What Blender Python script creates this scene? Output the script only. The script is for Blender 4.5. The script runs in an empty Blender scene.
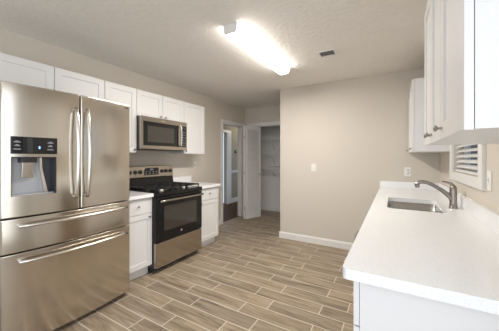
import bpy, bmesh, math, random
from mathutils import Vector, Matrix
random.seed(7)
C = bpy.context.scene.collection
SC = bpy.context.scene
R = math.radians

# ------------------------------------------------------------------ camera, world, light
cam_d = bpy.data.cameras.new('camera'); cam = bpy.data.objects.new('camera', cam_d); C.objects.link(cam)
cam.location = (0, 0, 1.31)
cam.rotation_euler = (R(90), 0, R(30.43))
cam_d.sensor_width = 36; cam_d.sensor_fit = 'HORIZONTAL'
cam_d.lens = 36 * 246 / 499
cam_d.shift_y = -7.5 / 499
cam_d.clip_start = 0.02
SC.camera = cam

w = bpy.data.worlds.new('world'); SC.world = w; w.use_nodes = True
w.node_tree.nodes['Background'].inputs[0].default_value = (0.62, 0.72, 0.9, 1)
w.node_tree.nodes['Background'].inputs[1].default_value = 0.6

def area(name, loc, rot, sx, sy, power, col):
    l = bpy.data.lights.new(name, 'AREA'); l.shape = 'RECTANGLE'; l.size = sx; l.size_y = sy
    l.energy = power; l.color = col
    o = bpy.data.objects.new(name, l); C.objects.link(o); o.location = loc; o.rotation_euler = rot
    return o
# added area light as daylight from an unseen glazed opening in the rear wall
area('added_rear_daylight', (-1.1, -2.98, 1.3), (R(90), 0, 0), 2.6, 2.0, 17, (0.80, 0.90, 1.0))
# added area light as daylight from an unseen glazed door beside the camera
area('added_side_daylight', (0.47, -0.8, 1.22), (0, R(90), 0), 2.16, 2.7, 17, (0.92, 0.95, 1.0))
pl = bpy.data.lights.new('hall_lamp', 'POINT'); pl.energy = 4; pl.color = (1, .85, .65); pl.shadow_soft_size = .1
plo = bpy.data.objects.new('hall_lamp', pl); C.objects.link(plo); plo.location = (-3.55, 6.5, 2.25)

SC.view_settings.view_transform = 'Standard'
SC.view_settings.look = 'None'
SC.view_settings.gamma = 1
SC.view_settings.use_curve_mapping = False
SC.view_settings.exposure = 1.2
TUBE_STRENGTH = 6.0
TUBE_POWER = 15.0

# ------------------------------------------------------------------ materials
def lin(r, g, b):
    f = lambda c: c / 12.92 if c <= .04045 else ((c + .055) / 1.055) ** 2.4
    return (f(r / 255), f(g / 255), f(b / 255), 1)

def mat(name, col, rough=.5, metal=0.0, spec=.5, coat=0.0):
    m = bpy.data.materials.new(name); m.use_nodes = True
    b = m.node_tree.nodes['Principled BSDF']
    b.inputs['Base Color'].default_value = col
    b.inputs['Roughness'].default_value = rough
    b.inputs['Metallic'].default_value = metal
    b.inputs['Specular IOR Level'].default_value = spec
    b.inputs['Coat Weight'].default_value = coat
    return m

def N(m, t): return m.node_tree.nodes.new(t)
def L(m, a, b): m.node_tree.links.new(a, b)

def coords(m, scale=(1, 1, 1), loc=(0, 0, 0), src='Object'):
    tc = N(m, 'ShaderNodeTexCoord'); mp = N(m, 'ShaderNodeMapping')
    mp.inputs['Scale'].default_value = scale; mp.inputs['Location'].default_value = loc
    L(m, tc.outputs[src], mp.inputs['Vector'])
    return mp.outputs['Vector']

def add_noise(m, scale, amount, stretch=(1, 1, 1), bump=0.0, dist=.002, detail=4, rough_amount=0):
    """mottle the base colour and bump the surface with a noise"""
    b = m.node_tree.nodes['Principled BSDF']
    v = coords(m, stretch)
    n = N(m, 'ShaderNodeTexNoise'); n.inputs['Scale'].default_value = scale; n.inputs['Detail'].default_value = detail
    L(m, v, n.inputs['Vector'])
    if amount:
        c = b.inputs['Base Color'].default_value[:]
        mx = N(m, 'ShaderNodeMixRGB')
        mx.inputs[1].default_value = tuple(x * (1 - amount) for x in c[:3]) + (1,)
        mx.inputs[2].default_value = tuple(min(1, x * (1 + amount)) for x in c[:3]) + (1,)
        L(m, n.outputs['Fac'], mx.inputs[0]); L(m, mx.outputs[0], b.inputs['Base Color'])
    if bump:
        bp = N(m, 'ShaderNodeBump'); bp.inputs['Strength'].default_value = bump; bp.inputs['Distance'].default_value = dist
        L(m, n.outputs['Fac'], bp.inputs['Height']); L(m, bp.outputs['Normal'], b.inputs['Normal'])
    return m

WALL = add_noise(mat('wall_paint', (.635, .577, .50, 1), .75, spec=.25), 90, .015, bump=.08)
CLOSET = add_noise(mat('closet_paint', (.80, .78, .74, 1), .75, spec=.25), 90, .015)
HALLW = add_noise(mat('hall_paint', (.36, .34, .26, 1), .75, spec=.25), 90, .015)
CEIL = add_noise(mat('ceiling_texture', (.87, .835, .785, 1), .9, spec=.15), 30, .06, bump=.55, dist=.012, detail=6)
TRIM = add_noise(mat('trim_paint', (.78, .76, .73, 1), .35), 40, .01)
CAB = add_noise(mat('cabinet_paint', (.75, .735, .72, 1), .38), 30, .01)
CABIN = mat('cabinet_underside', (.80, .78, .75, 1), .45)
STEEL = mat('brushed_steel', (.64, .59, .515, 1), .16, 1.0)
def brushed(m, stretch):
    b = m.node_tree.nodes['Principled BSDF']
    n = N(m, 'ShaderNodeTexNoise'); n.inputs['Scale'].default_value = 12; n.inputs['Detail'].default_value = 3
    L(m, coords(m, stretch), n.inputs['Vector'])
    r = N(m, 'ShaderNodeMapRange'); r.inputs['To Min'].default_value = .13; r.inputs['To Max'].default_value = .20
    L(m, n.outputs['Fac'], r.inputs['Value']); L(m, r.outputs['Result'], b.inputs['Roughness'])
    bp = N(m, 'ShaderNodeBump'); bp.inputs['Strength'].default_value = .01; bp.inputs['Distance'].default_value = .001
    L(m, n.outputs['Fac'], bp.inputs['Height']); L(m, bp.outputs['Normal'], b.inputs['Normal'])
brushed(STEEL, (1, 1.2, 60))
_b = STEEL.node_tree.nodes['Principled BSDF']; _b.inputs['Anisotropic'].default_value = .25
_t = N(STEEL, 'ShaderNodeCombineXYZ'); _t.inputs[1].default_value = 1.0   # grain runs across the doors
L(STEEL, _t.outputs[0], _b.inputs['Tangent'])
STEELD = mat('warm_grey_steel', (.46, .415, .36, 1), .22, 1.0); brushed(STEELD, (1, 1.2, 60))
HANDLE = add_noise(mat('handle_steel', (.72, .69, .65, 1), .22, 1.0), 30, .03)
NICKEL = add_noise(mat('brushed_nickel', (.34, .31, .28, 1), .28, 1.0), 40, .05)
SINKM = add_noise(mat('sink_steel', (.55, .54, .53, 1), .25, 1.0), 30, .05)
DARKSTEEL = add_noise(mat('dark_steel', (.10, .10, .105, 1), .35, .6), 20, .05)
BLACK = add_noise(mat('black_enamel', (.008, .008, .009, 1), .13, spec=.35), 20, .1)
GLASSB = add_noise(mat('black_glass', (.010, .010, .011, 1), .06), 20, .1)
IRON = add_noise(mat('cast_iron', (.016, .016, .017, 1), .5), 200, .2, bump=.15)
PLASTB = add_noise(mat('black_plastic', (.02, .02, .022, 1), .35), 30, .1)
GREYP = add_noise(mat('grey_plastic', (.42, .43, .45, 1), .35), 30, .03)
WHITEP = add_noise(mat('white_plastic', (.80, .78, .74, 1), .35), 30, .01)
ICON = mat('icon_print', (.22, .23, .25, 1), .5)
BLUE = mat('display_led', (.2, .4, .9, 1), .5)
BLUE.node_tree.nodes['Principled BSDF'].inputs['Emission Color'].default_value = (.3, .5, 1, 1)
BLUE.node_tree.nodes['Principled BSDF'].inputs['Emission Strength'].default_value = .8
SLOT = mat('slot_dark', (.03, .03, .03, 1), .6)
WOODD = add_noise(mat('stained_wood', (.30, .15, .06, 1), .4), 6, .3, (6, 6, .6))
OVENG = add_noise(mat('oven_window_glass', (.035, .03, .024, 1), .05, spec=.8), 10, .1)
HOUSE = add_noise(mat('dark_siding', (.05, .06, .08, 1), .8), 4, .2, (1, 1, 12))
LAWN = add_noise(mat('lawn', (.06, .10, .04, 1), .9), 4, .4)
BLIND = add_noise(mat('blind_vinyl', (.80, .78, .75, 1), .4), 30, .01)

QUARTZ = mat('white_quartz', (.83, .82, .81, 1), .22)
def quartz(m):
    b = m.node_tree.nodes['Principled BSDF']
    v = N(m, 'ShaderNodeTexVoronoi'); v.inputs['Scale'].default_value = 130
    L(m, coords(m), v.inputs['Vector'])
    n = N(m, 'ShaderNodeTexNoise'); n.inputs['Scale'].default_value = 150; n.inputs['Detail'].default_value = 6
    L(m, coords(m), n.inputs['Vector'])
    rp = N(m, 'ShaderNodeValToRGB')
    rp.color_ramp.elements[0].position = .36; rp.color_ramp.elements[0].color = (.62, .605, .58, 1)
    rp.color_ramp.elements[1].position = .50; rp.color_ramp.elements[1].color = (.87, .872, .875, 1)
    L(m, n.outputs['Fac'], rp.inputs[0])
    mx = N(m, 'ShaderNodeMixRGB'); mx.blend_type = 'MIX'; mx.inputs[0].default_value = .22
    mx.inputs[1].default_value = (.87, .872, .875, 1)
    L(m, rp.outputs[0], mx.inputs[2]); L(m, mx.outputs[0], b.inputs['Base Color'])
quartz(QUARTZ)

TILE = mat('wood_plank_tile', (.3, .25, .2, 1), .42, spec=.4)
def tile(m):
    b = m.node_tree.nodes['Principled BSDF']
    v = coords(m, loc=(1.155 + 6.1, -1.0 + 6.1, 0))
    br = N(m, 'ShaderNodeTexBrick'); br.offset = .667; br.offset_frequency = 2; br.squash = 1; br.squash_frequency = 2
    for k, val in (('Scale', 1), ('Brick Width', .61), ('Row Height', .1525), ('Mortar Size', .0036), ('Mortar Smooth', .1), ('Bias', 0)):
        br.inputs[k].default_value = val
    br.inputs['Color1'].default_value = (0, 0, 0, 1); br.inputs['Color2'].default_value = (1, 1, 1, 1)
    br.inputs['Mortar'].default_value = (.5, .5, .5, 1)
    L(m, v, br.inputs['Vector'])
    # grain: stretched noise, shifted per plank
    off = N(m, 'ShaderNodeVectorMath'); off.operation = 'MULTIPLY_ADD'
    off.inputs[1].default_value = (7.3, 3.1, 11.7)
    L(m, br.outputs['Color'], off.inputs[0]); L(m, coords(m, (2.2, 22, 1)), off.inputs[2])
    n = N(m, 'ShaderNodeTexNoise'); n.inputs['Scale'].default_value = 1.0; n.inputs['Detail'].default_value = 6
    n.inputs['Roughness'].default_value = .62; n.inputs['Distortion'].default_value = .9
    L(m, off.outputs[0], n.inputs['Vector'])
    rp = N(m, 'ShaderNodeValToRGB'); e = rp.color_ramp.elements
    e[0].position = .30; e[0].color = lin(108, 95, 80)
    e[1].position = .72; e[1].color = lin(178, 164, 144)
    k = e.new(.5); k.color = lin(150, 135, 116)
    L(m, n.outputs['Fac'], rp.inputs[0])
    hv = N(m, 'ShaderNodeMixRGB'); hv.blend_type = 'MULTIPLY'; hv.inputs[0].default_value = 1
    tint = N(m, 'ShaderNodeValToRGB'); tint.color_ramp.elements[0].color = (.86, .85, .85, 1); tint.color_ramp.elements[1].color = (1.08, 1.04, .98, 1)
    L(m, br.outputs['Color'], tint.inputs[0])
    L(m, rp.outputs[0], hv.inputs[1]); L(m, tint.outputs[0], hv.inputs[2])
    mx = N(m, 'ShaderNodeMixRGB'); mx.inputs[2].default_value = lin(212, 202, 187)
    L(m, br.outputs['Fac'], mx.inputs[0]); L(m, hv.outputs[0], mx.inputs[1]); L(m, mx.outputs[0], b.inputs['Base Color'])
    bp = N(m, 'ShaderNodeBump'); bp.inputs['Strength'].default_value = .25; bp.inputs['Distance'].default_value = .002; bp.invert = True
    L(m, br.outputs['Fac'], bp.inputs['Height']); L(m, bp.outputs['Normal'], b.inputs['Normal'])
tile(TILE)
HALLF = add_noise(mat('hall_wood_floor', (.085, .048, .026, 1), .6, spec=.15), 3, .4, (14, 1.2, 1))

TUBE = mat('lit_diffuser', (.9, .9, .9, 1), .4)
TUBE.node_tree.nodes['Principled BSDF'].inputs['Emission Color'].default_value = (1, .96, .90, 1)
TUBE.node_tree.nodes['Principled BSDF'].inputs['Emission Strength'].default_value = TUBE_STRENGTH
PANE = bpy.data.materials.new('window_glass'); PANE.use_nodes = True
pb = PANE.node_tree.nodes['Principled BSDF']
pb.inputs['Transmission Weight'].default_value = 1; pb.inputs['Roughness'].default_value = 0; pb.inputs['IOR'].default_value = 1.05

# ------------------------------------------------------------------ mesh helpers
class MB:
    def __init__(self): self.v = []; self.f = []; self.sm = []
    def add(self, vs, fs, smooth=False):
        n = len(self.v); self.v += [tuple(p) for p in vs]
        self.f += [tuple(i + n for i in f) for f in fs]; self.sm += [smooth] * len(fs)
        return self
    def box(self, x0, x1, y0, y1, z0, z1):
        x0, x1 = sorted((x0, x1)); y0, y1 = sorted((y0, y1)); z0, z1 = sorted((z0, z1))
        vs = [(x, y, z) for x in (x0, x1) for y in (y0, y1) for z in (z0, z1)]
        return self.add(vs, [(0, 1, 3, 2), (4, 6, 7, 5), (0, 4, 5, 1), (2, 3, 7, 6), (0, 2, 6, 4), (1, 5, 7, 3)])
    def rbox(self, x0, x1, y0, y1, z0, z1, r=.004, seg=2):
        bm = bmesh.new(); bmesh.ops.create_cube(bm, size=1)
        for v in bm.verts:
            v.co = Vector(((x0 + x1) / 2 + v.co.x * abs(x1 - x0), (y0 + y1) / 2 + v.co.y * abs(y1 - y0), (z0 + z1) / 2 + v.co.z * abs(z1 - z0)))
        bmesh.ops.bevel(bm, geom=bm.edges[:], offset=r, segments=seg, profile=.5, affect='EDGES')
        return self.bm(bm)
    def bm(self, bm, smooth=False):
        bm.verts.ensure_lookup_table(); bm.verts.index_update()
        self.add([v.co[:] for v in bm.verts], [[v.index for v in f.verts] for f in bm.faces], smooth); bm.free()
        return self
    def prism(self, pts, axis, a, b):
        """polygon pts (2-D) swept along axis from a to b; axis x: pts=(y,z); y: (x,z); z: (x,y)"""
        n = len(pts)
        P = {'x': lambda p, t: (t, p[0], p[1]), 'y': lambda p, t: (p[0], t, p[1]), 'z': lambda p, t: (p[0], p[1], t)}[axis]
        vs = [P(p, a) for p in pts] + [P(p, b) for p in pts]
        fs = [tuple(range(n)), tuple(range(2 * n - 1, n - 1, -1))] + [(i, (i + 1) % n, n + (i + 1) % n, n + i) for i in range(n)]
        return self.add(vs, fs)
    def lathe(self, prof, c, axis='z', n=20, sgn=1):
        """prof: (radius, height) pairs swept round axis through c"""
        vs = []
        for r, h in prof:
            for k in range(n):
                a = 2 * math.pi * k / n; p, q = r * math.cos(a), r * math.sin(a); h2 = h * sgn
                vs.append({'z': (c[0] + p, c[1] + q, c[2] + h2), 'x': (c[0] + h2, c[1] + p, c[2] + q), 'y': (c[0] + p, c[1] + h2, c[2] + q)}[axis])
        m = len(prof)
        fs = [(j * n + k, j * n + (k + 1) % n, (j + 1) * n + (k + 1) % n, (j + 1) * n + k) for j in range(m - 1) for k in range(n)]
        fs += [tuple(range(n))[::-1], tuple((m - 1) * n + k for k in range(n))]
        return self.add(vs, fs, True)
    def tube(self, path, rad, n=10, cap=True, flat=1.0):
        """round tube through path; rad: number or list"""
        P = [Vector(p) for p in path]; m = len(P)
        rs = rad if isinstance(rad, (list, tuple)) else [rad] * m
        t0 = (P[1] - P[0]).normalized(); up = Vector((0, 0, 1)) if abs(t0.z) < .9 else Vector((1, 0, 0))
        u = t0.cross(up).normalized(); vs = []
        for i in range(m):
            t = (P[min(i + 1, m - 1)] - P[max(i - 1, 0)]).normalized()
            u = (u - t * u.dot(t)).normalized(); w_ = t.cross(u)
            for k in range(n):
                a = 2 * math.pi * k / n
                vs.append(P[i] + (u * math.cos(a) + w_ * math.sin(a) * flat) * rs[i])
        fs = [(j * n + k, j * n + (k + 1) % n, (j + 1) * n + (k + 1) % n, (j + 1) * n + k) for j in range(m - 1) for k in range(n)]
        if cap: fs += [tuple(range(n))[::-1], tuple((m - 1) * n + k for k in range(n))]
        return self.add(vs, fs, True)
    def build(self, name, material, parent=None, bevel=0.0):
        o_ = Vector((0, 0, 0)); q = parent
        while q is not None: o_ += q.location; q = q.parent
        me = bpy.data.meshes.new(name); me.from_pydata([tuple(Vector(v) - o_) for v in self.v], [], self.f)
        me.polygons.foreach_set('use_smooth', self.sm)
        b = bmesh.new(); b.from_mesh(me); bmesh.ops.recalc_face_normals(b, faces=b.faces[:]); b.to_mesh(me); b.free()
        me.materials.append(material)
        o = bpy.data.objects.new(name, me); C.objects.link(o); o.parent = parent
        if bevel:
            md = o.modifiers.new('bevel', 'BEVEL'); md.width = bevel; md.segments = 2; md.limit_method = 'ANGLE'; md.angle_limit = R(40)
        return o

def tag(o, label=None, cat=None, group=None, kind=None):
    if label: o['label'] = label
    if cat: o['category'] = cat
    if group: o['group'] = group
    if kind: o['kind'] = kind
    return o
def thing(name, label, cat, loc, group=None):
    o = bpy.data.objects.new(name, None); C.objects.link(o); o.location = loc; o.empty_display_size = .1
    return tag(o, label, cat, group)
def struct(name, mb, material, bevel=0.0, parent=None):
    o = mb.build(name, material, parent, bevel)
    if parent is None: o['kind'] = 'structure'
    return o
def text(name, s, size, loc, material, parent, face='+x', depth=.0006):
    cu = bpy.data.curves.new(name, 'FONT'); cu.body = s; cu.size = size; cu.extrude = depth; cu.align_x = 'CENTER'; cu.align_y = 'CENTER'
    cu.resolution_u = 3
    t = bpy.data.objects.new(name, cu); C.objects.link(t)
    bpy.context.view_layer.update()
    me = bpy.data.meshes.new_from_object(t.evaluated_get(bpy.context.evaluated_depsgraph_get()))
    bpy.data.objects.remove(t)
    mb = MB()
    for v in me.vertices: mb.v.append((loc[0] + v.co.z, loc[1] + v.co.x, loc[2] + v.co.y))
    for p in me.polygons: mb.f.append(tuple(p.vertices)); mb.sm.append(False)
    return mb.build(name, material, parent)

XL, XR, YF, ZC = -2.95, .48, 3.76, 2.44     # left wall, right wall, far wall, ceiling
YB = -3.0                                   # rear wall
XA, YA = -1.62, 4.82                        # alcove side wall, closet wall
YC = 5.55                                   # closet back wall

# ------------------------------------------------------------------ room shell
struct('floor', MB().box(-3.0, XR + .12, YB - .12, YC + .1, -.1, 0), TILE)
struct('floor_hall', MB().box(-4.3, -3.0, 3.0, 8.1, -.1, 0), HALLF)
struct('ceiling', MB().box(-4.3, XR + .12, YB - .12, 8.1, ZC, ZC + .1), CEIL)
D0, D1, DT = 3.96, 4.70, 2.02               # doorway in the left wall
mb = MB().box(XL - .11, XL, YB, D0, 0, ZC).box(XL - .11, XL, D1, YC + .1, 0, ZC).box(XL - .11, XL, D0, D1, DT, ZC)
struct('wall_left', mb, WALL)
struct('wall_far', MB().box(XA, XR, YF, YF + .11, 0, ZC), WALL)
struct('wall_alcove', MB().box(XA, XA + .11, YF + .11, YC + .1, 0, ZC), WALL)
K0, K1, KT = -2.83, -1.97, 2.03             # closet opening
mb = MB().box(XL, K0, YA, YA + .1, 0, ZC).box(K1, XA, YA, YA + .1, 0, ZC).box(K0, K1, YA, YA + .1, KT, ZC)
struct('wall_closet', mb, WALL)
struct('wall_closet_back', MB().box(XL, XA, YC, YC + .1, 0, ZC), CLOSET)
W0, W1, WZ0, WZ1 = 2.09, 2.93, 1.185, 2.02  # window in the right wall
Q0, Q1 = -2.2, .60                          # unseen glazed door added in the right wall as a daylight source
mb = MB().box(XR, XR + .12, YB, Q0, 0, ZC).box(XR, XR + .12, Q1, W0, 0, ZC).box(XR, XR + .12, Q0, Q1, 2.32, ZC).box(XR, XR + .12, Q0, Q1, 0, .12)
mb.box(XR, XR + .12, W1, YF + .11, 0, ZC).box(XR, XR + .12, W0, W1, 0, WZ0).box(XR, XR + .12, W0, W1, WZ1, ZC)
struct('wall_right', mb, WALL)
mb = MB().box(XL - .11, -2.45, YB - .12, YB, 0, ZC).box(.25, XR + .12, YB - .12, YB, 0, ZC).box(-2.45, .25, YB - .12, YB, 0, .25).box(-2.45, .25, YB - .12, YB, 2.35, ZC)
struct('wall_rear', mb, WALL)
mb = MB()
for y in (-2.45, -1.1, .21): mb.box(y, y + .04, YB - .1, YB - .04, .25, 2.35)
mb.box(-2.45, .25, YB - .1, YB - .04, .25, .29).box(-2.45, .25, YB - .1, YB - .04, 2.31, 2.35)
struct('added_rear_window', mb, TRIM)  # unseen rear window, added to supply daylight
mb = MB().box(XR + .05, XR + .1, Q0, Q1, .12, .18).box(XR + .05, XR + .1, Q0, Q1, 2.26, 2.32)
for y in (Q0, -.78, Q1 - .06): mb.box(XR + .05, XR + .1, y, y + .06, .18, 2.26)
struct('added_side_glazing', mb, TRIM)  # frame of the unseen glazed door, added for daylight and the fridge reflection
# hall behind the doorway
mb = MB().box(-4.2, -4.1, 3.0, 4.85, 0, ZC).box(-4.2, -4.1, 5.70, 8.0, 0, ZC).box(-4.2, -4.1, 4.85, 5.70, 2.03, ZC)
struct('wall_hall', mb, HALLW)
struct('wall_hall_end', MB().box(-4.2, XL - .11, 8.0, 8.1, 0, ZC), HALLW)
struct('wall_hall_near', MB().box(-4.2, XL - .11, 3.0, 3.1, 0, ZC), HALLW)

def base_prof(h=.10, t=.014): return [(0, 0), (t, 0), (t, h - .02), (t * .6, h - .006), (t * .4, h), (0, h)]
def base_y(mb, x, y0, y1, sg, h=.10):       # baseboard on a wall with x constant
    return mb.prism([(x + sg * a, b) for a, b in base_prof(h)], 'y', y0, y1)
def base_x(mb, y, x0, x1, sg, h=.10):
    return mb.prism([(y + sg * a, b) for a, b in base_prof(h)], 'x', x0, x1)
struct('baseboard_far', base_x(MB(), YF, XA - .014, -.09, -1), TRIM)
struct('baseboard_alcove', base_y(MB(), XA, YF, YA, -1), TRIM)
struct('baseboard_left', base_y(base_y(MB(), XL, 3.06, D0 - .06, 1), XL, D1 + .06, YA, 1), TRIM)
struct('baseboard_closet', base_x(MB(), YC, XL, XA, -1), TRIM)
struct('baseboard_hall', base_y(MB(), -4.1, 5.90, 8.0, 1, .13), TRIM)
mb = MB().box(-4.1, -4.08, 5.90, 8.0, .88, .94).box(-4.1, -4.07, 5.90, 8.0, .925, .945)
struct('trim_1', mb, TRIM)                  # chair rail in the hall
# casing of the hall's dark doorway, and the white door ajar in it
mb = MB().box(-4.1, -4.075, 5.70, 5.90, 0, 2.10).box(-4.1, -4.075, 4.76, 4.85, 0, 2.10).box(-4.1, -4.075, 4.85, 5.70, 2.03, 2.10)
struct('trim_2', mb, TRIM)
struct('wall_hall_room', MB().box(-5.6, -5.5, 3.5, 6.5, 0, ZC), mat('painted_room_dark', (.10, .07, .05, 1), .8))  # darkness of the room beyond is put into this wall's colour

# doorway to the hall: jamb and casing
mb = MB()
for x0, x1 in ((XL, XL + .016), (XL - .126, XL - .11)):
    mb.box(x0, x1, D0 - .06, D0 + .004, 0, DT + .06).box(x0, x1, D1 - .004, D1 + .06, 0, DT + .06).box(x0, x1, D0 + .004, D1 - .004, DT - .004, DT + .06)
mb.box(XL - .11, XL, D0, D0 + .018, 0, DT).box(XL - .11, XL, D1 - .018, D1, 0, DT).box(XL - .11, XL, D0 + .018, D1 - .018, DT - .018, DT)
mb.box(XL - .07, XL - .05, D1 - .03, D1 - .018, 0, DT - .018)
struct('door_1', mb, TRIM, .002)
# closet opening: jamb, casing and track
mb = MB()
mb.box(K0 - .06, K0 + .004, YA - .016, YA, 0, KT + .06).box(K1 - .004, K1 + .06, YA - .016, YA, 0, KT + .06).box(K0 + .004, K1 - .004, YA - .016, YA, KT - .004, KT + .06)
mb.box(K0, K0 + .015, YA, YA + .1, 0, KT).box(K1 - .015, K1, YA, YA + .1, 0, KT).box(K0 + .015, K1 - .015, YA, YA + .1, KT - .015, KT)
struct('door_2', mb, TRIM, .002)

# window in the right wall
mb = MB()
for y0, y1, z0, z1 in ((W0 - .085, W0, WZ0 - .075, WZ1 + .085), (W1, W1 + .085, WZ0 - .075, WZ1 + .085), (W0, W1, WZ1, WZ1 + .085), (W0, W1, WZ0 - .075, WZ0)):
    mb.box(XR - .02, XR, y0, y1, z0, z1)
win = struct('window_1', mb, TRIM, .002)
mb = MB()
for y0, y1, z0, z1 in ((W0, W0 + .04, WZ0, WZ1), (W1 - .04, W1, WZ0, WZ1), (W0 + .04, W1 - .04, WZ0, WZ0 + .04), (W0 + .04, W1 - .04, WZ1 - .04, WZ1), (W0 + .04, W1 - .04, 1.58, 1.62)):
    mb.box(XR + .075, XR + .11, y0, y1, z0, z1)
struct('window_frame', mb, TRIM, parent=win)
struct('window_pane', MB().box(XR + .09, XR + .094, W0 + .04, W1 - .04, WZ0 + .04, WZ1 - .04), PANE, parent=win)

# ------------------------------------------------------------------ cabinets
def shaker(mb, s, xf, y0, y1, z0, z1, th=.02, st=.058, rec=.007):
    """door slab with a recessed panel; faces s*X with its front at xf"""
    xb, xr = xf - s * th, xf - s * rec
    def ring(x, i): return [(x, y0 + i, z0 + i), (x, y1 - i, z0 + i), (x, y1 - i, z1 - i), (x, y0 + i, z1 - i)]
    e = .0015
    def ring2(x, i): return ring(x, i)
    rings = [ring(xb, 0), ring(xf - s * e, 0), ring(xf, e), ring(xf, st), ring(xr, st + .003)]
    vs = [p for r_ in rings for p in r_]; fs = [(0, 1, 2, 3), (16, 17, 18, 19)]
    for j in range(4):
        for k in range(4): fs.append((j * 4 + k, j * 4 + (k + 1) % 4, j * 4 + 4 + (k + 1) % 4, j * 4 + 4 + k))
    return mb.add(vs, fs)
def knob(s, x, y, z, parent):
    return MB().lathe([(.007, 0), (.0045, .003), (.004, .012), (.0105, .016), (.012, .020), (.0105, .023), (.005, .025)], (x, y, z), 'x', 16, s).build('knob', NICKEL, parent)
G = .0025
def front(root, kind, s, xb, y0, y1, z0, z1, kn=None):
    """a door or drawer front on the box face xb"""
    xf = xb + s * .0215
    if kind == 'door': o = shaker(MB(), s, xf, y0 + G, y1 - G, z0 + G, z1 - G).build('door', CAB, root)
    else: o = MB().rbox(min(xf, xf - s * .02), max(xf, xf - s * .02), y0 + G, y1 - G, z0 + G, z1 - G, .0015, 1).build('drawer', CAB, root)
    if kn: knob(s, xf, kn[0], kn[1], o)
    return o
def upper(label, s, xw, depth, y0, y1, z0, z1, doors):
    xb = xw + s * (depth - .0215)
    t = thing('wall_cabinet', label, 'cabinet', (xw + s * depth / 2, (y0 + y1) / 2, z0))
    MB().box(xw + s * .001, xb, y0 + .0005, y1 - .0005, z0 + .004, z1).build('body', CAB, t)
    for a, b, kn in doors: front(t, 'door', s, xb, a, b, z0, z1, kn)
    return t
def base(label, s, xw, xface, y0, y1, fronts, hollow=False):
    t = thing('base_cabinet', label, 'cabinet', ((xw + xface) / 2, (y0 + y1) / 2, 0))
    xb = xface - s * .0215
    if hollow:                              # open-topped carcass of panels, the sink hangs in it
        xa = xw + s * .002; a, b, p = y0 + .0005, y1 - .0005, .018
        MB().box(xa, xb, a, a + p, .105, .876).box(xa, xb, b - p, b, .105, .876).box(xa, xa + s * p, a + p, b - p, .105, .876).box(xb - s * p, xb, a + p, b - p, .105, .876).box(xa + s * p, xb - s * p, a + p, b - p, .105, .123).build('body', CAB, t)
    else: MB().box(xw + s * .002, xb, y0 + .0005, y1 - .0005, .105, .876).build('body', CAB, t)
    MB().box(xw + s * .002, xb - s * .055, y0 + .0005, y1 - .0005, 0, .105).build('toe_kick', CAB, t)
    for k, a, b, c, d, kn in fronts: front(t, k, s, xb, a, b, c, d, kn)
    return t

UD = .325
upper('white two-door wall cabinet above the refrigerator', 1, XL, UD, .57, 1.462, 1.832, 2.13, [(.57, 1.016, None), (1.016, 1.462, None)])
upper('tall white wall cabinet between the refrigerator and the microwave', 1, XL, UD, 1.462, 1.835, 1.372, 2.13, [(1.462, 1.835, (1.805, 1.412))])
upper('short white two-door wall cabinet directly above the microwave', 1, XL, UD, 1.835, 2.597, 1.815, 2.13, [(1.835, 2.216, (2.175, 1.845)), (2.216, 2.597, (2.257, 1.845))])
upper('white wall cabinet at the right of the microwave, above the outlet', 1, XL, UD, 2.597, 3.045, 1.372, 2.13, [(2.597, 3.045, (2.63, 1.412))])

BF = -2.345                                 # face of the left base cabinet fronts
base('narrow white base cabinet between the refrigerator and the stove', 1, XL, BF, 1.475, 1.832,
     [('drawer', 1.475, 1.832, .70, .868, (1.655, .79)), ('door', 1.475, 1.832, .115, .70, (1.79, .66))])
base('white base cabinet at the right of the stove, next to the hall doorway', 1, XL, BF, 2.602, 3.045,
     [('drawer', 2.602, 3.045, .70, .868, (2.823, .79)), ('door', 2.602, 3.045, .115, .70, (2.64, .66))])

RF = -.128                                  # face of the right base cabinet fronts
t = base('white base cabinet at the near end of the sink counter', -1, XR, RF, .965, 1.46,
     [('drawer', .965, 1.46, .70, .868, (1.21, .79)), ('door', .965, 1.46, .115, .70, (1.42, .66))])
base('white sink base cabinet under the steel sink', -1, XR, RF, 2.065, 2.965,
     [('drawer', 2.065, 2.965, .70, .868, None), ('door', 2.065, 2.515, .115, .70, (2.475, .66)), ('door', 2.515, 2.965, .115, .70, (2.555, .66))], True)
base('white base cabinet at the far end of the sink counter', -1, XR, RF, 2.965, 3.745,
     [('drawer', 2.965, 3.745, .70, .868, (3.35, .79)), ('door', 2.965, 3.355, .115, .70, (3.315, .66)), ('door', 3.355, 3.745, .115, .70, (3.395, .66))])

ND = .33
upper('nearest white wall cabinet with its bright end panel beside the camera', -1, XR, ND, .80, 1.155, 1.378, 2.13, [(.80, 1.155, (1.125, 1.418))])
upper('white two-door wall cabinet at the near side of the window', -1, XR, ND, 1.155, 1.72, 1.378, 2.13, [(1.155, 1.437, (1.41, 1.418)), (1.437, 1.72, (1.467, 1.418))])
upper('white wall cabinet at the far side of the window, in the corner', -1, XR, .32, 3.02, 3.745, 1.372, 2.12, [(3.02, 3.382, (3.05, 1.405)), (3.382, 3.745, (3.71, 1.405))])

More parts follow.
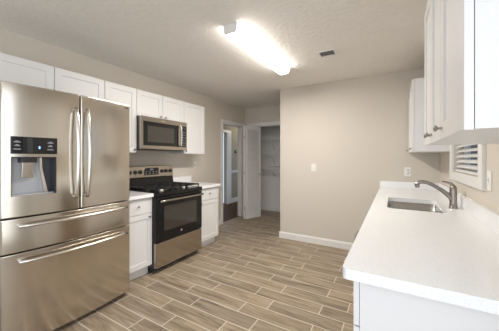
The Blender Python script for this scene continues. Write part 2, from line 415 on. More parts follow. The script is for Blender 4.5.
# ------------------------------------------------------------------ countertops
def rrect(x0, x1, y0, y1, r, corners, n=6):
    """rectangle outline with the listed corners (0: x0y0, 1: x1y0, 2: x1y1, 3: x0y1) rounded"""
    pts = []
    for i, (cx, cy, a0) in enumerate(((x0, y0, 180), (x1, y0, 270), (x1, y1, 0), (x0, y1, 90))):
        if i in corners:
            ox = cx + (r if cx == x0 else -r); oy = cy + (r if cy == y0 else -r)
            pts += [(ox + r * math.cos(R(a0 + 90 * k / n)), oy + r * math.sin(R(a0 + 90 * k / n))) for k in range(n + 1)]
        else: pts.append((cx, cy))
    return pts
ZT, ZB = .914, .876
t = thing('countertop', 'small white quartz countertop between the refrigerator and the stove', 'countertop', (-2.64, 1.65, ZB))
MB().prism(rrect(XL + .001, -2.315, 1.475, 1.833, .01, (1, 2)), 'z', ZB, ZT).build('slab', QUARTZ, t, .003)
MB().box(XL + .001, XL + .021, 1.475, 1.833, ZT, ZT + .10).build('backsplash', QUARTZ, t, .002)
t = thing('countertop', 'small white quartz countertop at the right of the stove', 'countertop', (-2.64, 2.83, ZB))
MB().prism(rrect(XL + .001, -2.315, 2.602, 3.065, .01, (1, 2)), 'z', ZB, ZT).build('slab', QUARTZ, t, .003)
MB().box(XL + .001, XL + .021, 2.602, 3.065, ZT, ZT + .10).build('backsplash', QUARTZ, t, .002)

CX0, CY0 = -.163, .935
SX0, SX1, SY0, SY1 = -.05, .335, 2.235, 2.86  # sink cut-out
t = thing('countertop', 'long white speckled quartz countertop around the sink under the window', 'countertop', (.15, 2.3, ZB))
# slab as two loops bridged, so the sink hole is really open
outer = rrect(CX0, XR - .001, CY0, YF - .001, .02, (0,)); inner = rrect(SX0, SX1, SY0, SY1, .05, (0, 1, 2, 3))
ys_ = (SY0 + SY1) / 2
io = [p for p in inner if p[1] < ys_]; fo = [p for p in inner if p[1] > ys_]          # near half runs x0->x1, far half x1->x0
near = [(CX0, ys_)] + [p for p in outer if p[1] < ys_] + [(XR - .001, ys_), (SX1, ys_)] + io[::-1] + [(SX0, ys_)]
far = [(XR - .001, ys_)] + [p for p in outer if p[1] > ys_] + [(CX0, ys_), (SX0, ys_)] + fo[::-1] + [(SX1, ys_)]
m = MB()
for poly in (near, far):
    q = len(poly); m.add([(x, y, ZT) for x, y in poly] + [(x, y, ZB) for x, y in poly], [tuple(range(q)), tuple(range(2 * q - 1, q - 1, -1))])
for loop in (outer, inner):
    q = len(loop); m.add([(x, y, ZT) for x, y in loop] + [(x, y, ZB) for x, y in loop], [(k, (k + 1) % q, q + (k + 1) % q, q + k) for k in range(q)])
m.build('slab', QUARTZ, t)
MB().box(XR - .021, XR - .001, CY0, YF - .001, ZT, ZT + .10).build('backsplash', QUARTZ, t, .002)
MB().box(CX0, XR - .022, YF - .021, YF - .001, ZT, ZT + .088).build('backsplash', QUARTZ, t, .002)

# ------------------------------------------------------------------ sink and faucet
t = thing('sink', 'undermounted double bowl stainless steel sink in the white countertop', 'sink', ((SX0 + SX1) / 2, (SY0 + SY1) / 2, .67))
def bowl(x0, x1, y0, y1, zt, zb, r=.05):
    rings = []
    for z, i, rr in ((zt, -.012, r), (zt, 0, r), (zb + .03, .006, r), (zb + .006, .02, r), (zb, .04, r * .7)):
        rings.append([(x, y, z) for x, y in rrect(x0 + i, x1 - i, y0 + i, y1 - i, rr, (0, 1, 2, 3))])
    n = len(rings[0]); vs = [p for r_ in rings for p in r_]
    fs = [(j * n + k, j * n + (k + 1) % n, (j + 1) * n + (k + 1) % n, (j + 1) * n + k) for j in range(len(rings) - 1) for k in range(n)]
    fs.append(tuple((len(rings) - 1) * n + k for k in range(n)))
    return MB().add(vs, fs, True)
ymid = 2.50
for y0, y1 in ((SY0 + .003, ymid - .008), (ymid + .008, SY1 - .003)):
    b = bowl(SX0 + .003, SX1 - .003, y0, y1, ZB - .002 if y0 > ymid else ZB - .002, .69)
    o = b.build('bowl', SINKM, t)
    MB().lathe([(.042, 0), (.040, .003), (.030, .003), (.026, .001), (.008, .001)], ((SX0 + SX1) / 2, (y0 + y1) / 2, .6905), 'z', 20).build('drain', NICKEL, o)

t = thing('faucet', 'brushed nickel single lever kitchen faucet behind the sink', 'faucet', (.405, 2.50, ZT))
fx, fy = .405, 2.50
MB().lathe([(.030, 0), (.030, .006), (.026, .010), (.024, .05), (.0245, .11), (.024, .15), (.020, .172), (.010, .182), (.003, .184)], (fx, fy, ZT), 'z', 24).build('faucet_body', NICKEL, t)
path = [(fx - .004, fy, ZT + .060), (fx - .022, fy, ZT + .088), (fx - .045, fy, ZT + .113), (fx - .075, fy, ZT + .138), (fx - .105, fy, ZT + .159),
        (fx - .135, fy, ZT + .177), (fx - .162, fy, ZT + .190), (fx - .185, fy, ZT + .196), (fx - .205, fy, ZT + .197), (fx - .220, fy, ZT + .194), (fx - .232, fy, ZT + .187), (fx - .240, fy, ZT + .178), (fx - .243, fy, ZT + .170)]
sp = MB().tube(path, [.020, .018, .0165, .0155, .015, .0145, .014, .0142, .0148, .0155, .0163, .0168, .017], 14).build('spout', NICKEL, t)
e = path[-1]
MB().lathe([(.0165, .012), (.0175, 0), (.0165, -.014), (.012, -.018)], (e[0] + .006, fy, e[2] - .004), 'z', 16).build('spray_head', NICKEL, sp)
MB().tube([(fx + .004, fy, ZT + .172), (fx - .012, fy, ZT + .192), (fx - .04, fy, ZT + .203), (fx - .075, fy, ZT + .208)], [.019, .016, .010, .007], 12, flat=.7).build('lever', NICKEL, t)

# ------------------------------------------------------------------ refrigerator
FY0, FY1, FX = .556, 1.457, -2.19
fr = thing('refrigerator', 'tall stainless steel french-door refrigerator with water dispenser', 'refrigerator', (-2.55, 1.007, 0))
def fx_(y):                                 # bowed front
    return FX + .038 * (1 - ((y - 1.0065) / .4505) ** 2)
def fpanel(y0, y1, z0, z1, hole=None, xb=-2.262, r0=.009, r1=.009):
    ys = [y0, y0 + r0 * .06, y0 + r0 * .2, y0 + r0 * .5, y0 + r0, y0 + r0 + .004]
    k = 14; ys += [y0 + r0 + (y1 - r1 - y0 - r0) * i / k for i in range(1, k)]
    ys += [y1 - r1 - .004, y1 - r1, y1 - r1 * .5, y1 - r1 * .2, y1 - r1 * .06, y1]
    if hole: ys = sorted(set([y for y in ys if all(abs(y - h) > .008 for h in hole[:2])] + list(hole[:2])))
    e = .003
    zs = [z0, z0 + e * .1, z0 + e * .4, z0 + e, z0 + e + .003] + (list(hole[2:]) if hole else []) + [z1 - e - .003, z1 - e, z1 - e * .4, z1 - e * .1, z1]
    def X(y, z):
        d = 0
        if y < y0 + r0: d += r0 * (1 - math.sqrt(max(0, 1 - ((y0 + r0 - y) / r0) ** 2)))
        if y > y1 - r1: d += r1 * (1 - math.sqrt(max(0, 1 - ((y - y1 + r1) / r1) ** 2)))
        q = max(z0 + e - z, z - z1 + e, 0) / e
        d += e * (1 - math.sqrt(max(0, 1 - q * q)))
        return fx_(y) - d
    m = MB(); n = len(ys); vs = [(X(y, z), y, z) for z in zs for y in ys]; fs = []
    for j in range(len(zs) - 1):
        for i in range(n - 1):
            if hole and ys[i] >= hole[0] - 1e-6 and ys[i + 1] <= hole[1] + 1e-6 and zs[j] >= hole[2] - 1e-6 and zs[j + 1] <= hole[3] + 1e-6: continue
            fs.append((j * n + i, j * n + i + 1, (j + 1) * n + i + 1, (j + 1) * n + i))
    m.add(vs, fs, True)
    # rim back to xb and back face
    loop = [(0, i) for i in range(n)] + [(j, n - 1) for j in range(1, len(zs))] + [(len(zs) - 1, i) for i in range(n - 2, -1, -1)] + [(j, 0) for j in range(len(zs) - 2, 0, -1)]
    a = [(X(ys[i], zs[j]), ys[i], zs[j]) for j, i in loop]; b = [(xb, ys[i], zs[j]) for j, i in loop]; q = len(loop)
    m.add(a + b, [(k_, (k_ + 1) % q, q + (k_ + 1) % q, q + k_) for k_ in range(q)] + [tuple(range(q, 2 * q))])
    if hole:
        h0, h1, g0, g1 = hole; hy = [y for y in ys if h0 - 1e-6 <= y <= h1 + 1e-6]
        for z in (g0, g1):
            m.add([(fx_(y), y, z) for y in hy] + [(xb + .004, y, z) for y in hy], [(i, i + 1, len(hy) + i + 1, len(hy) + i) for i in range(len(hy) - 1)])
        for y in (h0, h1): m.add([(fx_(y), y, g0), (fx_(y), y, g1), (xb + .004, y, g1), (xb + .004, y, g0)], [(0, 1, 2, 3)])
    return m
MB().box(XL + .02, -2.266, FY0 + .004, FY1 - .004, .05, 1.800).build('body', DARKSTEEL, fr, .004)
MB().box(XL + .05, -2.25, FY0 + .02, FY1 - .02, .012, .05).build('base_grille', PLASTB, fr)
for x, y in ((-2.32, FY0 + .06), (-2.32, FY1 - .06), (-2.85, FY0 + .06), (-2.85, FY1 - .06)):
    MB().lathe([(.02, 0), (.02, .012), (.012, .016)], (x, y, 0), 'z', 12).build('foot', PLASTB, fr)
for y in (FY0 + .05, FY1 - .05):
    MB().rbox(-2.36, -2.21, y - .035, y + .035, 1.800, 1.818, .006).build('hinge_cover', PLASTB, fr)
YM = 1.0065
H_ = (.603, .848, 1.052, 1.318)
ld = fpanel(FY0, YM - .004, .912, 1.812, H_).build('door', STEEL, fr)
rd = fpanel(YM + .004, FY1, .912, 1.812).build('door', STEEL, fr)
md = fpanel(FY0, FY1, .676, .902).build('drawer', STEEL, fr)
bd = fpanel(FY0, FY1, .045, .666).build('freezer_drawer', STEEL, fr)
def bow_v(y, z0, z1, parent):
    p = []
    for k in range(17):
        a = k / 16; z = z0 + (z1 - z0) * a; o = .022 + .043 * math.sin(math.pi * a) ** .7
        p.append((fx_(y) + o, y, z))
    MB().tube(p, .0138, 12).tube([(fx_(y) - .004, y, z0 + .012), (fx_(y) + .026, y, z0 + .012)], .011, 10).tube([(fx_(y) - .004, y, z1 - .012), (fx_(y) + .026, y, z1 - .012)], .011, 10).build('handle', HANDLE, parent)
bow_v(YM - .040, 1.0, 1.70, ld); bow_v(YM + .040, 1.0, 1.70, rd)
def bow_h(z, y0, y1, parent):
    p = []
    for k in range(17):
        a = k / 16; y = y0 + (y1 - y0) * a
        p.append((fx_(y) + .030 + .018 * math.sin(math.pi * a), y, z))
    m = MB().tube(p, .012, 12)
    for y in (y0 + .012, y1 - .012): m.tube([(fx_(y) - .004, y, z), (fx_(y) + .034, y, z)], .011, 10)
    m.build('handle', HANDLE, parent)
bow_h(.852, .635, 1.40, md); bow_h(.612, .635, 1.40, bd)
# water dispenser
dp = MB()
x0 = -2.258
dp.add([(x0, H_[0] + .001, H_[2] + .001), (x0, H_[1] - .001, H_[2] + .001), (x0, H_[1] - .001, H_[3] - .001), (x0, H_[0] + .001, H_[3] - .001)], [(0, 1, 2, 3)])
dp.box(x0, fx_(H_[0]) - .003, H_[0] + .0005, H_[0] + .004, H_[2], H_[3]).box(x0, fx_(H_[1]) - .003, H_[1] - .004, H_[1] - .0005, H_[2], H_[3])
dp.box(x0, fx_(.7) - .003, H_[0] + .004, H_[1] - .004, H_[3] - .004, H_[3] - .0005)
dpo = dp.build('dispenser', DARKSTEEL, fr)
# sloped grey back plate
MB().prism([(H_[0] + .006, H_[2] + .006), (.805, H_[2] + .006), (.772, H_[3] - .005), (H_[0] + .006, H_[3] - .005)], 'x', -2.252, -2.236).build('back_plate', GREYP, dpo)
MB().prism([(.795, H_[2] + .006), (.816, H_[2] + .006), (.782, 1.24), (.780, H_[3] - .005), (.766, H_[3] - .005), (.768, 1.24)], 'x', -2.236, -2.214).build('side_rail', HANDLE, dpo)
MB().rbox(-2.238, -2.175, .650, .742, 1.278, H_[3] - .005, .006).build('chute', PLASTB, dpo)
MB().prism([(-2.235, 1.292), (-2.185, 1.292), (-2.205, 1.175), (-2.228, 1.170)], 'y', .662, .728).build('paddle', HANDLE, dpo, .004)
MB().box(-2.252, fx_(.62) - .006, H_[0] + .006, H_[1] - .006, H_[2] + .0005, H_[2] + .008).build('drip_tray', GREYP, dpo)
def cpatch(y0, y1, z0, z1, off, th, n=8):
    m = MB(); ys = [y0 + (y1 - y0) * i / n for i in range(n + 1)]
    vs = [(fx_(y) + o, y, z) for o, z in ((off, z0), (off, z1), (off - th, z1), (off - th, z0)) for y in ys]; q = n + 1
    fs = [(j * q + i, j * q + i + 1, ((j + 1) % 4) * q + i + 1, ((j + 1) % 4) * q + i) for j in range(4) for i in range(n)]
    fs += [(0, q, 2 * q, 3 * q), (n, q + n, 2 * q + n, 3 * q + n)]
    return m.add(vs, fs)
cp = cpatch(.600, .851, 1.338, 1.455, .003, .006).build('control_panel', GLASSB, dpo)
for y in (.632, .810):
    m = MB()
    for z, wd in ((1.418, .017), (1.394, .014), (1.370, .018)):
        q = cpatch(y - wd, y + wd, z - .004, z + .004, .0042, .002, 2); m.add(q.v, q.f)
        if z > 1.38: q = cpatch(y - wd * .5, y + wd * .5, z + .004, z + .009, .0042, .002, 2); m.add(q.v, q.f)
    m.build('button_icon', ICON, dpo)
cpatch(.744, .752, 1.374, 1.392, .0042, .002, 2).build('indicator_light', BLUE, dpo)
cpatch(.684, .712, 1.345, 1.450, .0038, .002, 2).build('display_strip', PLASTB, dpo)
text('badge', 'SAMSUNG', .021, (fx_(1.40) + .0008, 1.395, 1.782), SLOT, fr)

# ------------------------------------------------------------------ stove
SY_0, SY_1 = 1.838, 2.596
st = thing('stove', 'black and stainless steel gas range between the base cabinets', 'stove', (-2.6, 2.217, 0))
XO = -2.285                                 # face of the oven door
MB().box(XL + .02, XO - .05, SY_0, SY_1, .06, .895).build('body', DARKSTEEL, st, .003)
MB().box(XL + .06, XO - .07, SY_0 + .01, SY_1 - .01, .02, .06).build('plinth', PLASTB, st)
for x in (-2.40, -2.86):
    for y in (SY_0 + .04, SY_1 - .04): MB().lathe([(.02, 0), (.02, .01), (.012, .014), (.012, .022)], (x, y, 0), 'z', 12).build('foot', PLASTB, st)
MB().rbox(XO - .048, XO - .004, SY_0 + .003, SY_1 - .003, .065, .345, .004).build('storage_drawer', STEELD, st)
od = MB().rbox(XO - .048, XO, SY_0 + .003, SY_1 - .003, .352, .862, .005).build('oven_door', BLACK, st)
MB().box(XO - .002, XO + .0015, SY_0 + .11, SY_1 - .11, .47, .755).build('oven_window', OVENG, od)
MB().prism([(SY_0 + .11 + .005, .46), (SY_1 - .115, .46), (SY_1 - .105, .465), (SY_1 - .105, .76), (SY_0 + .105, .76), (SY_0 + .105, .465)], 'x', XO - .001, XO + .0008).build('window_border', GLASSB, od)
p = []
for k in range(13):
    a = k / 12; p.append((XO + .042 + .010 * math.sin(math.pi * a), SY_0 + .025 + (SY_1 - SY_0 - .05) * a, .822))
m = MB().tube(p, .013, 12)
for y in (SY_0 + .045, SY_1 - .045): m.tube([(XO - .003, y, .822), (XO + .046, y, .822)], .011, 10)
m.build('handle', STEELD, od)
bgd = MB().lathe([(.014, 0), (.014, .0015), (.0125, .0022)], (XO, 2.217, .415), 'x', 20).build('badge', HANDLE, od)
m = MB()
for a0 in (0,):
    pts = [(XO + .0026, 2.217 + .0085 * math.cos(R(a)), .415 + .0085 * math.sin(R(a))) for a in range(20, 341, 20)]
    m.tube(pts, .0009, 6).tube([(XO + .0026, 2.211, .412), (XO + .0026, 2.217, .419), (XO + .0026, 2.222, .412)], .0009, 6)
m.build('emblem', SLOT, od)
# cooktop
ct = MB().rbox(XL + .09, XO + .005, SY_0 - .0005, SY_1 + .0005, .868, .918, .007).build('cooktop', BLACK, st)
burn = [(-2.45, 2.03, .045), (-2.70, 2.03, .038), (-2.45, 2.405, .05), (-2.70, 2.405, .034), (-2.575, 2.217, .04)]
for x, y, r in burn:
    b = MB().lathe([(r * 1.35, 0), (r * 1.3, .006), (r, .010), (r, .017), (r * .95, .018)], (x, y, .918), 'z', 20).build('burner', HANDLE, st)
    MB().lathe([(r * .9, 0), (r * .92, .006), (r * .8, .009), (r * .2, .010)], (x, y, .936), 'z', 20).build('burner_cap', IRON, b)
def grate(y0, y1):
    m = MB(); x0, x1 = -2.82, -2.32; z0, z1 = .946, .962; w_ = .006
    def bar(ax, ay, bx, by):
        if ax == bx: m.box(ax - w_, ax + w_, ay, by, z0, z1)
        else: m.box(ax, bx, ay - w_, ay + w_, z0, z1)
    bar(x0, y0 + w_, x1, y0 + w_); bar(x0, y1 - w_, x1, y1 - w_); bar(x0 + w_, y0, x0 + w_, y1); bar(x1 - w_, y0, x1 - w_, y1)
    ym = (y0 + y1) / 2
    bar(x0, ym, x1, ym)
    for x in (-2.70, -2.575, -2.45): bar(x, y0, x, y1)
    for x in (x0 + w_, x1 - w_):
        for y in (y0 + w_, y1 - w_): m.box(x - w_, x + w_, y - w_, y + w_, .918, z0)
    m.build('grate', IRON, st, .002)
grate(1.862, 2.094); grate(2.102, 2.332); grate(2.340, 2.572)
# backguard
MB().prism([(XL + .02, .895), (XL + .115, .895), (XL + .115, .918), (XL + .095, 1.05), (XL + .02, 1.05)], 'y', SY_0 + .002, SY_1 - .002).build('backguard', BLACK, st, .003)
pn = MB().prism([(SY_0 + .002, 1.05), (SY_1 - .002, 1.05), (SY_1 - .002, 1.165), (SY_1 - .012, 1.188), (SY_1 - .03, 1.197), (2.217, 1.207), (SY_0 + .03, 1.197), (SY_0 + .012, 1.188), (SY_0 + .002, 1.165)], 'x', XL + .02, XL + .098).build('control_panel', STEELD, st, .006)
xk = XL + .098
MB().prism([(2.217 - .115, 1.078), (2.217 + .115, 1.078), (2.217 + .115, 1.165), (2.217 + .10, 1.178), (2.217 - .10, 1.178), (2.217 - .115, 1.165)], 'x', xk - .002, xk + .003).build('display', GLASSB, pn)
for i in range(4):
    m = MB()
    for j in range(2): m.box(xk + .003, xk + .0038, 2.217 - .095 + i * .055, 2.217 - .075 + i * .055, 1.092 + j * .026, 1.102 + j * .026)
    m.build('key_print', ICON, pn)
MB().box(xk + .003, xk + .0038, 2.217 - .025, 2.217 + .025, 1.145, 1.165).build('clock', ICON, pn)
for y in (SY_0 + .055, SY_0 + .135, SY_0 + .205, SY_1 - .205, SY_1 - .135, SY_1 - .055):
    if abs(y - 2.217) < .14 + .03: continue
    k = MB().lathe([(.027, 0), (.027, .004), (.021, .006), (.019, .022), (.017, .025)], (xk - .001, y, 1.125), 'x', 20).build('knob', PLASTB, pn)
    k.name = 'knob'

# ------------------------------------------------------------------ microwave
mw = thing('microwave', 'over-the-range stainless steel microwave hung under the cabinet', 'microwave', (-2.75, 2.216, 1.415))
MX = -2.55
MB().box(XL + .002, MX - .035, 1.838, 2.578, 1.418, 1.811).build('body', DARKSTEEL, mw, .003)
MB().box(XL + .03, MX - .06, 1.87, 2.56, 1.411, 1.4185).build('bottom_vent', PLASTB, mw)
fm = MB().rbox(MX - .034, MX, 1.839, 2.577, 1.418, 1.811, .004).build('front_frame', STEELD, mw)
dr = MB().rbox(MX - .003, MX + .002, 1.868, 2.418, 1.462, 1.752, .001, 1).build('door', GLASSB, mw)
MB().box(MX + .0015, MX + .003, 1.925, 2.335, 1.505, 1.70).build('door_window', mat('mesh_window', (.055, .05, .042, 1), .2), dr)
p = [(MX + .03 + .012 * math.sin(math.pi * k / 8), 2.436, 1.46 + .295 * k / 8) for k in range(9)]
m = MB().tube(p, .012, 10)
for z in (1.475, 1.74): m.tube([(MX, 2.436, z), (MX + .034, 2.436, z)], .009, 8)
m.build('handle', HANDLE, mw)
kp = MB().rbox(MX - .003, MX + .002, 2.458, 2.562, 1.462, 1.752, .001, 1).build('keypad', GLASSB, mw)
for i in range(3):
    for j in range(6): MB().box(MX + .002, MX + .0026, 2.472 + i * .029, 2.488 + i * .029, 1.480 + j * .036, 1.492 + j * .036).build('key_print', ICON, kp)
MB().box(MX + .002, MX + .0026, 2.476, 2.546, 1.712, 1.738).build('display', SLOT, kp)
MB().rbox(MX - .001, MX + .0012, 2.13, 2.19, 1.772, 1.784, .0005, 1).build('badge', HANDLE, mw)

# ------------------------------------------------------------------ dishwasher (its handle shows past the counter edge)
dw = thing('dishwasher', 'dishwasher with dark bowed handle under the near end of the sink counter', 'dishwasher', (.17, 1.7625, 0))
MB().box(XR - .01, RF + .04, 1.464, 2.061, .10, .872).build('body', DARKSTEEL, dw)
MB().box(XR - .01, RF + .09, 1.47, 2.055, 0, .10).build('toe_kick', PLASTB, dw)
d = MB().rbox(RF, RF + .039, 1.464, 2.061, .11, .870, .004).build('door', STEEL, dw)
p = [(RF - .035 - .05 * math.sin(math.pi * k / 12), 1.50 + .525 * k / 12, .80) for k in range(13)]
m = MB().tube(p, .012, 10)
for y in (1.51, 2.015): m.tube([(RF + .002, y, .80), (RF - .04, y, .80)], .010, 8)
m.build('handle', NICKEL, d)

# ------------------------------------------------------------------ ceiling light and vent
lt = thing('ceiling_light', 'lit white fluorescent wraparound light fixture on the textured ceiling', 'ceiling light', (-1.195, 2.29, ZC))
LX, LY0, LY1 = -1.193, 1.705, 2.895
MB().box(LX - .05, LX + .05, LY0 + .02, LY1 - .02, ZC - .03, ZC - .0005).build('housing', WHITEP, lt)
prof = [(-.078, -.002), (-.080, -.02), (-.066, -.060), (-.055, -.072), (-.03, -.077), (.03, -.077), (.055, -.072), (.066, -.060), (.080, -.02), (.078, -.002)]
MB().prism([(LX + a, ZC + b) for a, b in prof], 'y', LY0 + .014, LY1 - .014).build('diffuser', TUBE, lt)
for y in (LY0, LY1 - .012):
    MB().prism([(LX + a * .93, ZC + b * 1.0) for a, b in [(-.078, -.0005), (-.072, -.05), (-.060, -.077), (.060, -.077), (.072, -.05), (.078, -.0005)]], 'y', y, y + .012).build('end_cap', WHITEP, lt, .002)

# the tubes' light through the bottom lens of the fixture
tl = area('tube_light', (LX, (LY0 + LY1) / 2, ZC - .0785), (0, 0, 0), .105, 1.14, TUBE_POWER, (1, .96, .90)); tl.parent = None

vt = thing('ceiling_vent', 'small rectangular air vent set in the textured ceiling', 'vent', (-.62, 2.705, ZC))
m = MB(); vx0, vx1, vy0, vy1 = -.725, -.515, 2.625, 2.79
m.box(vx0, vx1, vy0, vy0 + .026, ZC - .006, ZC - .0005).box(vx0, vx1, vy1 - .026, vy1, ZC - .006, ZC - .0005)
m.box(vx0, vx0 + .032, vy0 + .026, vy1 - .026, ZC - .006, ZC - .0005).box(vx1 - .032, vx1, vy0 + .026, vy1 - .026, ZC - .006, ZC - .0005)
m.build('frame', WHITEP, vt, .001)
MB().box(vx0 + .02, vx1 - .02, vy0 + .02, vy1 - .02, ZC - .0015, ZC - .0004).build('duct', GREYP, vt)
m = MB()
for k in range(5):
    y = vy0 + .036 + k * .023; m.prism([(y, ZC - .006), (y + .0015, ZC - .006), (y + .011, ZC - .0016), (y + .0095, ZC - .0016)], 'x', vx0 + .032, vx1 - .032)
m.build('louvre', DARKSTEEL, vt)

# ------------------------------------------------------------------ switches and outlets
def plate_y(name, label, cat, x, z, kind):   # on the far wall, faces -Y
    t = thing(name, label, cat, (x, YF, z)); y = YF
    pt = MB().rbox(x - .036, x + .036, y - .006, y - .0005, z - .058, z + .058, .002).build('cover_plate', WHITEP, t)
    if kind == 'switch':
        MB().box(x - .005, x + .005, y - .0068, y - .0055, z - .013, z + .013).build('slot', GREYP, t)
        MB().prism([(y - .006, z - .004), (y - .006, z + .009), (y - .016, z + .012), (y - .016, z + .006)], 'x', x - .004, x + .004).build('toggle', WHITEP, t)
    else:
        for dz in (-.02, .02):
            q = MB().lathe([(.0165, 0), (.0165, .0012)], (x, y - .0058, z + dz), 'y', 18, -1).build('socket', WHITEP, t)
            MB().box(x - .007, x - .005, y - .0075, y - .0068, z + dz - .004, z + dz + .006).box(x + .005, x + .007, y - .0075, y - .0068, z + dz - .004, z + dz + .006).build('slot', SLOT, q)
    return t
def plate_x(name, label, cat, x, y, z, s, kind):
    t = thing(name, label, cat, (x, y, z))
    MB().rbox(x + s * .0005 if s > 0 else x - .006, x + .006 if s > 0 else x - .0005, y - .036, y + .036, z - .058, z + .058, .002).build('cover_plate', WHITEP, t)
    if kind == 'switch':
        MB().box(x + s * .0055, x + s * .0068, y - .005, y + .005, z - .013, z + .013).build('slot', GREYP, t)
        MB().prism([(x + s * .006, z - .004), (x + s * .006, z + .009), (x + s * .016, z + .012), (x + s * .016, z + .006)], 'y', y - .004, y + .004).build('toggle', WHITEP, t)
    else:
        for dz in (-.02, .02):
            q = MB().lathe([(.0165, 0), (.0165, .0012)], (x + s * .0058, y, z + dz), 'x', 18, s).build('socket', WHITEP, t)
            MB().box(x + s * .0068, x + s * .0075, y - .007, y - .005, z + dz - .004, z + dz + .006).box(x + s * .0068, x + s * .0075, y + .005, y + .007, z + dz - .004, z + dz + .006).build('slot', SLOT, q)
    return t
plate_y('light_switch', 'white light switch alone on the wide beige wall', 'light switch', -1.063, 1.165, 'switch')
plate_y('wall_outlet', 'white outlet on the beige wall above the far end of the sink counter', 'outlet', .15, 1.135, 'outlet')
plate_x('wall_outlet', 'white outlet on the left wall, right of the stove under the wall cabinet', 'outlet', XL, 3.165, 1.19, 1, 'outlet')
plate_x('light_switch', 'white switch plate beside the window frame on the right wall', 'light switch', XR, 1.935, 1.178, -1, 'switch')

# ------------------------------------------------------------------ window blind and what lies outside
bl = thing('window_blind', 'white horizontal slat blind in the window over the sink', 'blind', (XR + .03, 2.51, WZ0))
MB().box(XR + .004, XR + .06, W0 + .006, W1 - .006, WZ1 - .05, WZ1 - .002).build('head_rail', BLIND, bl)
MB().rbox(XR + .008, XR + .056, W0 + .008, W1 - .008, WZ0 + .004, WZ0 + .022, .003).build('bottom_rail', BLIND, bl)
m = MB()
n = 17
for k in range(n):
    z = WZ0 + .055 + k * (WZ1 - WZ0 - .13) / (n - 1); a = R(30); c_, s_ = .025 * math.cos(a), .025 * math.sin(a); xm = XR + .032
    m.prism([(xm - c_, z - s_), (xm, z + .002), (xm + c_, z + s_), (xm + c_, z + s_ + .0025), (xm, z + .0045), (xm - c_, z - s_ + .0025)], 'y', W0 + .008, W1 - .008)
m.build('slats', BLIND, bl)
for y in (W0 + .14, W1 - .14):
    m = MB()
    for x in (XR + .009, XR + .055): m.box(x - .0008, x + .0008, y - .0008, y + .0008, WZ0 + .02, WZ1 - .05)
    m.build('cord', BLIND, bl)
hs = thing('neighbouring_house', 'dark house outside, glimpsed between the slats of the window blind', 'house', (6, 14, 0))
MB().box(2.6, 9.5, 12, 18, -.4, 4.2).build('wall', HOUSE, hs)
MB().prism([(2.2, 4.2), (9.9, 4.2), (6.05, 6.5)], 'y', 11.7, 18.3).build('roof', SLOT, hs)
struct('ground_outside', MB().box(XR + .2, 40, -20, 40, -.5, -.4), LAWN)

# ------------------------------------------------------------------ closet: bifold door and shelves
bf = thing('bifold_door', 'white louvred bifold door folded open at the closet', 'door', (-2.72, 4.64, 0))
def leaf(p0, p1, z0, z1, name, th=.028):
    """louvred leaf between floor points p0 and p1"""
    a = Vector((p0[0], p0[1], 0)); b = Vector((p1[0], p1[1], 0)); u = (b - a); w_ = u.length; u.normalize(); nn = Vector((u.y, -u.x, 0))
    m = MB()
    def bx(s0, s1, t0, t1, c0, c1):
        vs = [a + u * s + nn * t + Vector((0, 0, c)) for s in (s0, s1) for t in (t0, t1) for c in (c0, c1)]
        m.add([v[:] for v in vs], [(0, 1, 3, 2), (4, 6, 7, 5), (0, 4, 5, 1), (2, 3, 7, 6), (0, 2, 6, 4), (1, 5, 7, 3)])
    h = th / 2; sw = .042
    bx(0, sw, -h, h, z0, z1); bx(w_ - sw, w_, -h, h, z0, z1)
    zm = (z0 + z1) / 2 - .05
    for c0, c1 in ((z0, z0 + .11), (z1 - .07, z1)): bx(sw, w_ - sw, -h, h, c0, c1)
    for c0, c1 in ((z0 + .11, z1 - .07),):
        k = int((c1 - c0) / .040)
        for i in range(k):
            c = c0 + (c1 - c0) * (i + .5) / k
            vs = [a + u * s + nn * t + Vector((0, 0, c + t * 1.2 + e)) for s in (sw, w_ - sw) for t, sg, e in ((-h * .9, -1, -.004), (-h * .9, -1, .004), (h * .9, -1, -.004), (h * .9, -1, .004))]
            m.add([v[:] for v in vs], [(0, 1, 3, 2), (4, 6, 7, 5), (0, 4, 5, 1), (2, 3, 7, 6), (0, 2, 6, 4), (1, 5, 7, 3)])
    o = m.build(name, TRIM, bf)
    return o, a, u, nn
lA = leaf((-2.795, 4.83), (-2.735, 4.425), .015, 2.0, 'leaf')
lB = leaf((-2.565, 4.845), (-2.700, 4.440), .015, 2.0, 'leaf')
kx = Vector((-2.565, 4.845, 0)) + lB[2] * .06 - lB[3] * .014 * 0
MB().lathe([(.006, 0), (.006, .012), (.014, .018), (.013, .026), (.005, .029)], (kx.x + .013, kx.y - .004, .95), 'x', 14).build('knob', NICKEL, lB[0])
m = MB()
for z in (.25, 1.0, 1.75): m.lathe([(.005, -.035), (.005, .035)], (-2.717, 4.418, z), 'z', 10)
m.build('hinge', NICKEL, bf)
MB().box(K0 + .016, K1 - .016, YA + .015, YA + .04, KT - .033, KT - .0155).build('track', GREYP, bf)

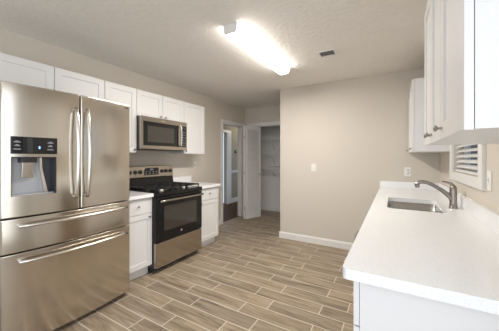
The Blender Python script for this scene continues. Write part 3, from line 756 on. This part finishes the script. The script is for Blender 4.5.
def wire_shelf(z, label, rod):
    t = thing('closet_shelf', label, 'shelf', (-2.28, 5.4, z))
    m = MB(); y0, y1 = 5.19, YC - .002
    for x in [XL + .012 + i * .0295 for i in range(45)]: m.box(x - .0017, x + .0017, y0, y1, z - .0017, z + .0017)
    for y in (y0, (y0 + y1) / 2, y1 - .004): m.box(XL + .002, XA - .002, y - .003, y + .003, z - .006, z - .0017)
    m.box(XL + .002, XA - .002, y0 - .003, y0 + .003, z - .034, z - .028)
    for x in [XL + .012 + i * .0295 for i in range(45)]: m.box(x - .0017, x + .0017, y0 - .0017, y0 + .0017, z - .03, z)
    m.build('wire_deck', WHITEP, t)
    for x in (-2.52, -2.05):
        MB().tube([(x, y0 + .01, z - .008), (x, y1 - .004, z - .26)], .005, 8).build('bracket', WHITEP, t)
    if rod: MB().tube([(XL + .002, 5.24, z - .075), (XA - .002, 5.24, z - .075)], .012, 12).build('hanging_rod', WHITEP, t)
wire_shelf(1.76, 'topmost white wire shelf inside the closet', False)
wire_shelf(1.42, 'middle white wire shelf inside the closet', False)
wire_shelf(1.10, 'lowest white wire shelf inside the closet', True)

# ------------------------------------------------------------------ hall
hd = thing('wooden_door', 'brown wooden door swung open into the hall, seen edge-on', 'door', (-3.45, 3.95, 0))
MB().box(-3.83, -3.082, 3.982, 4.017, .012, 2.0).build('leaf', WOODD, hd)
q = MB().lathe([(.026, 0), (.026, .006), (.011, .01), (.011, .035), (.026, .045), (.027, .06), (.015, .068)], (-3.77, 4.017, .95), 'y', 16).build('knob', NICKEL, hd)
m = MB()
for z in (.25, 1.0, 1.75): m.lathe([(.006, -.04), (.006, .04)], (-3.07, 4.0, z), 'z', 10)
m.build('hinge', NICKEL, hd)
th = thing('thermostat', 'small dark thermostat on the hall wall above the chair rail', 'thermostat', (-4.1, 6.15, 1.5))
MB().rbox(-4.0995, -4.078, 6.10, 6.20, 1.46, 1.54, .005).build('case', PLASTB, th)
MB().box(-4.0785, -4.0772, 6.125, 6.175, 1.49, 1.525).build('screen', GREYP, th)
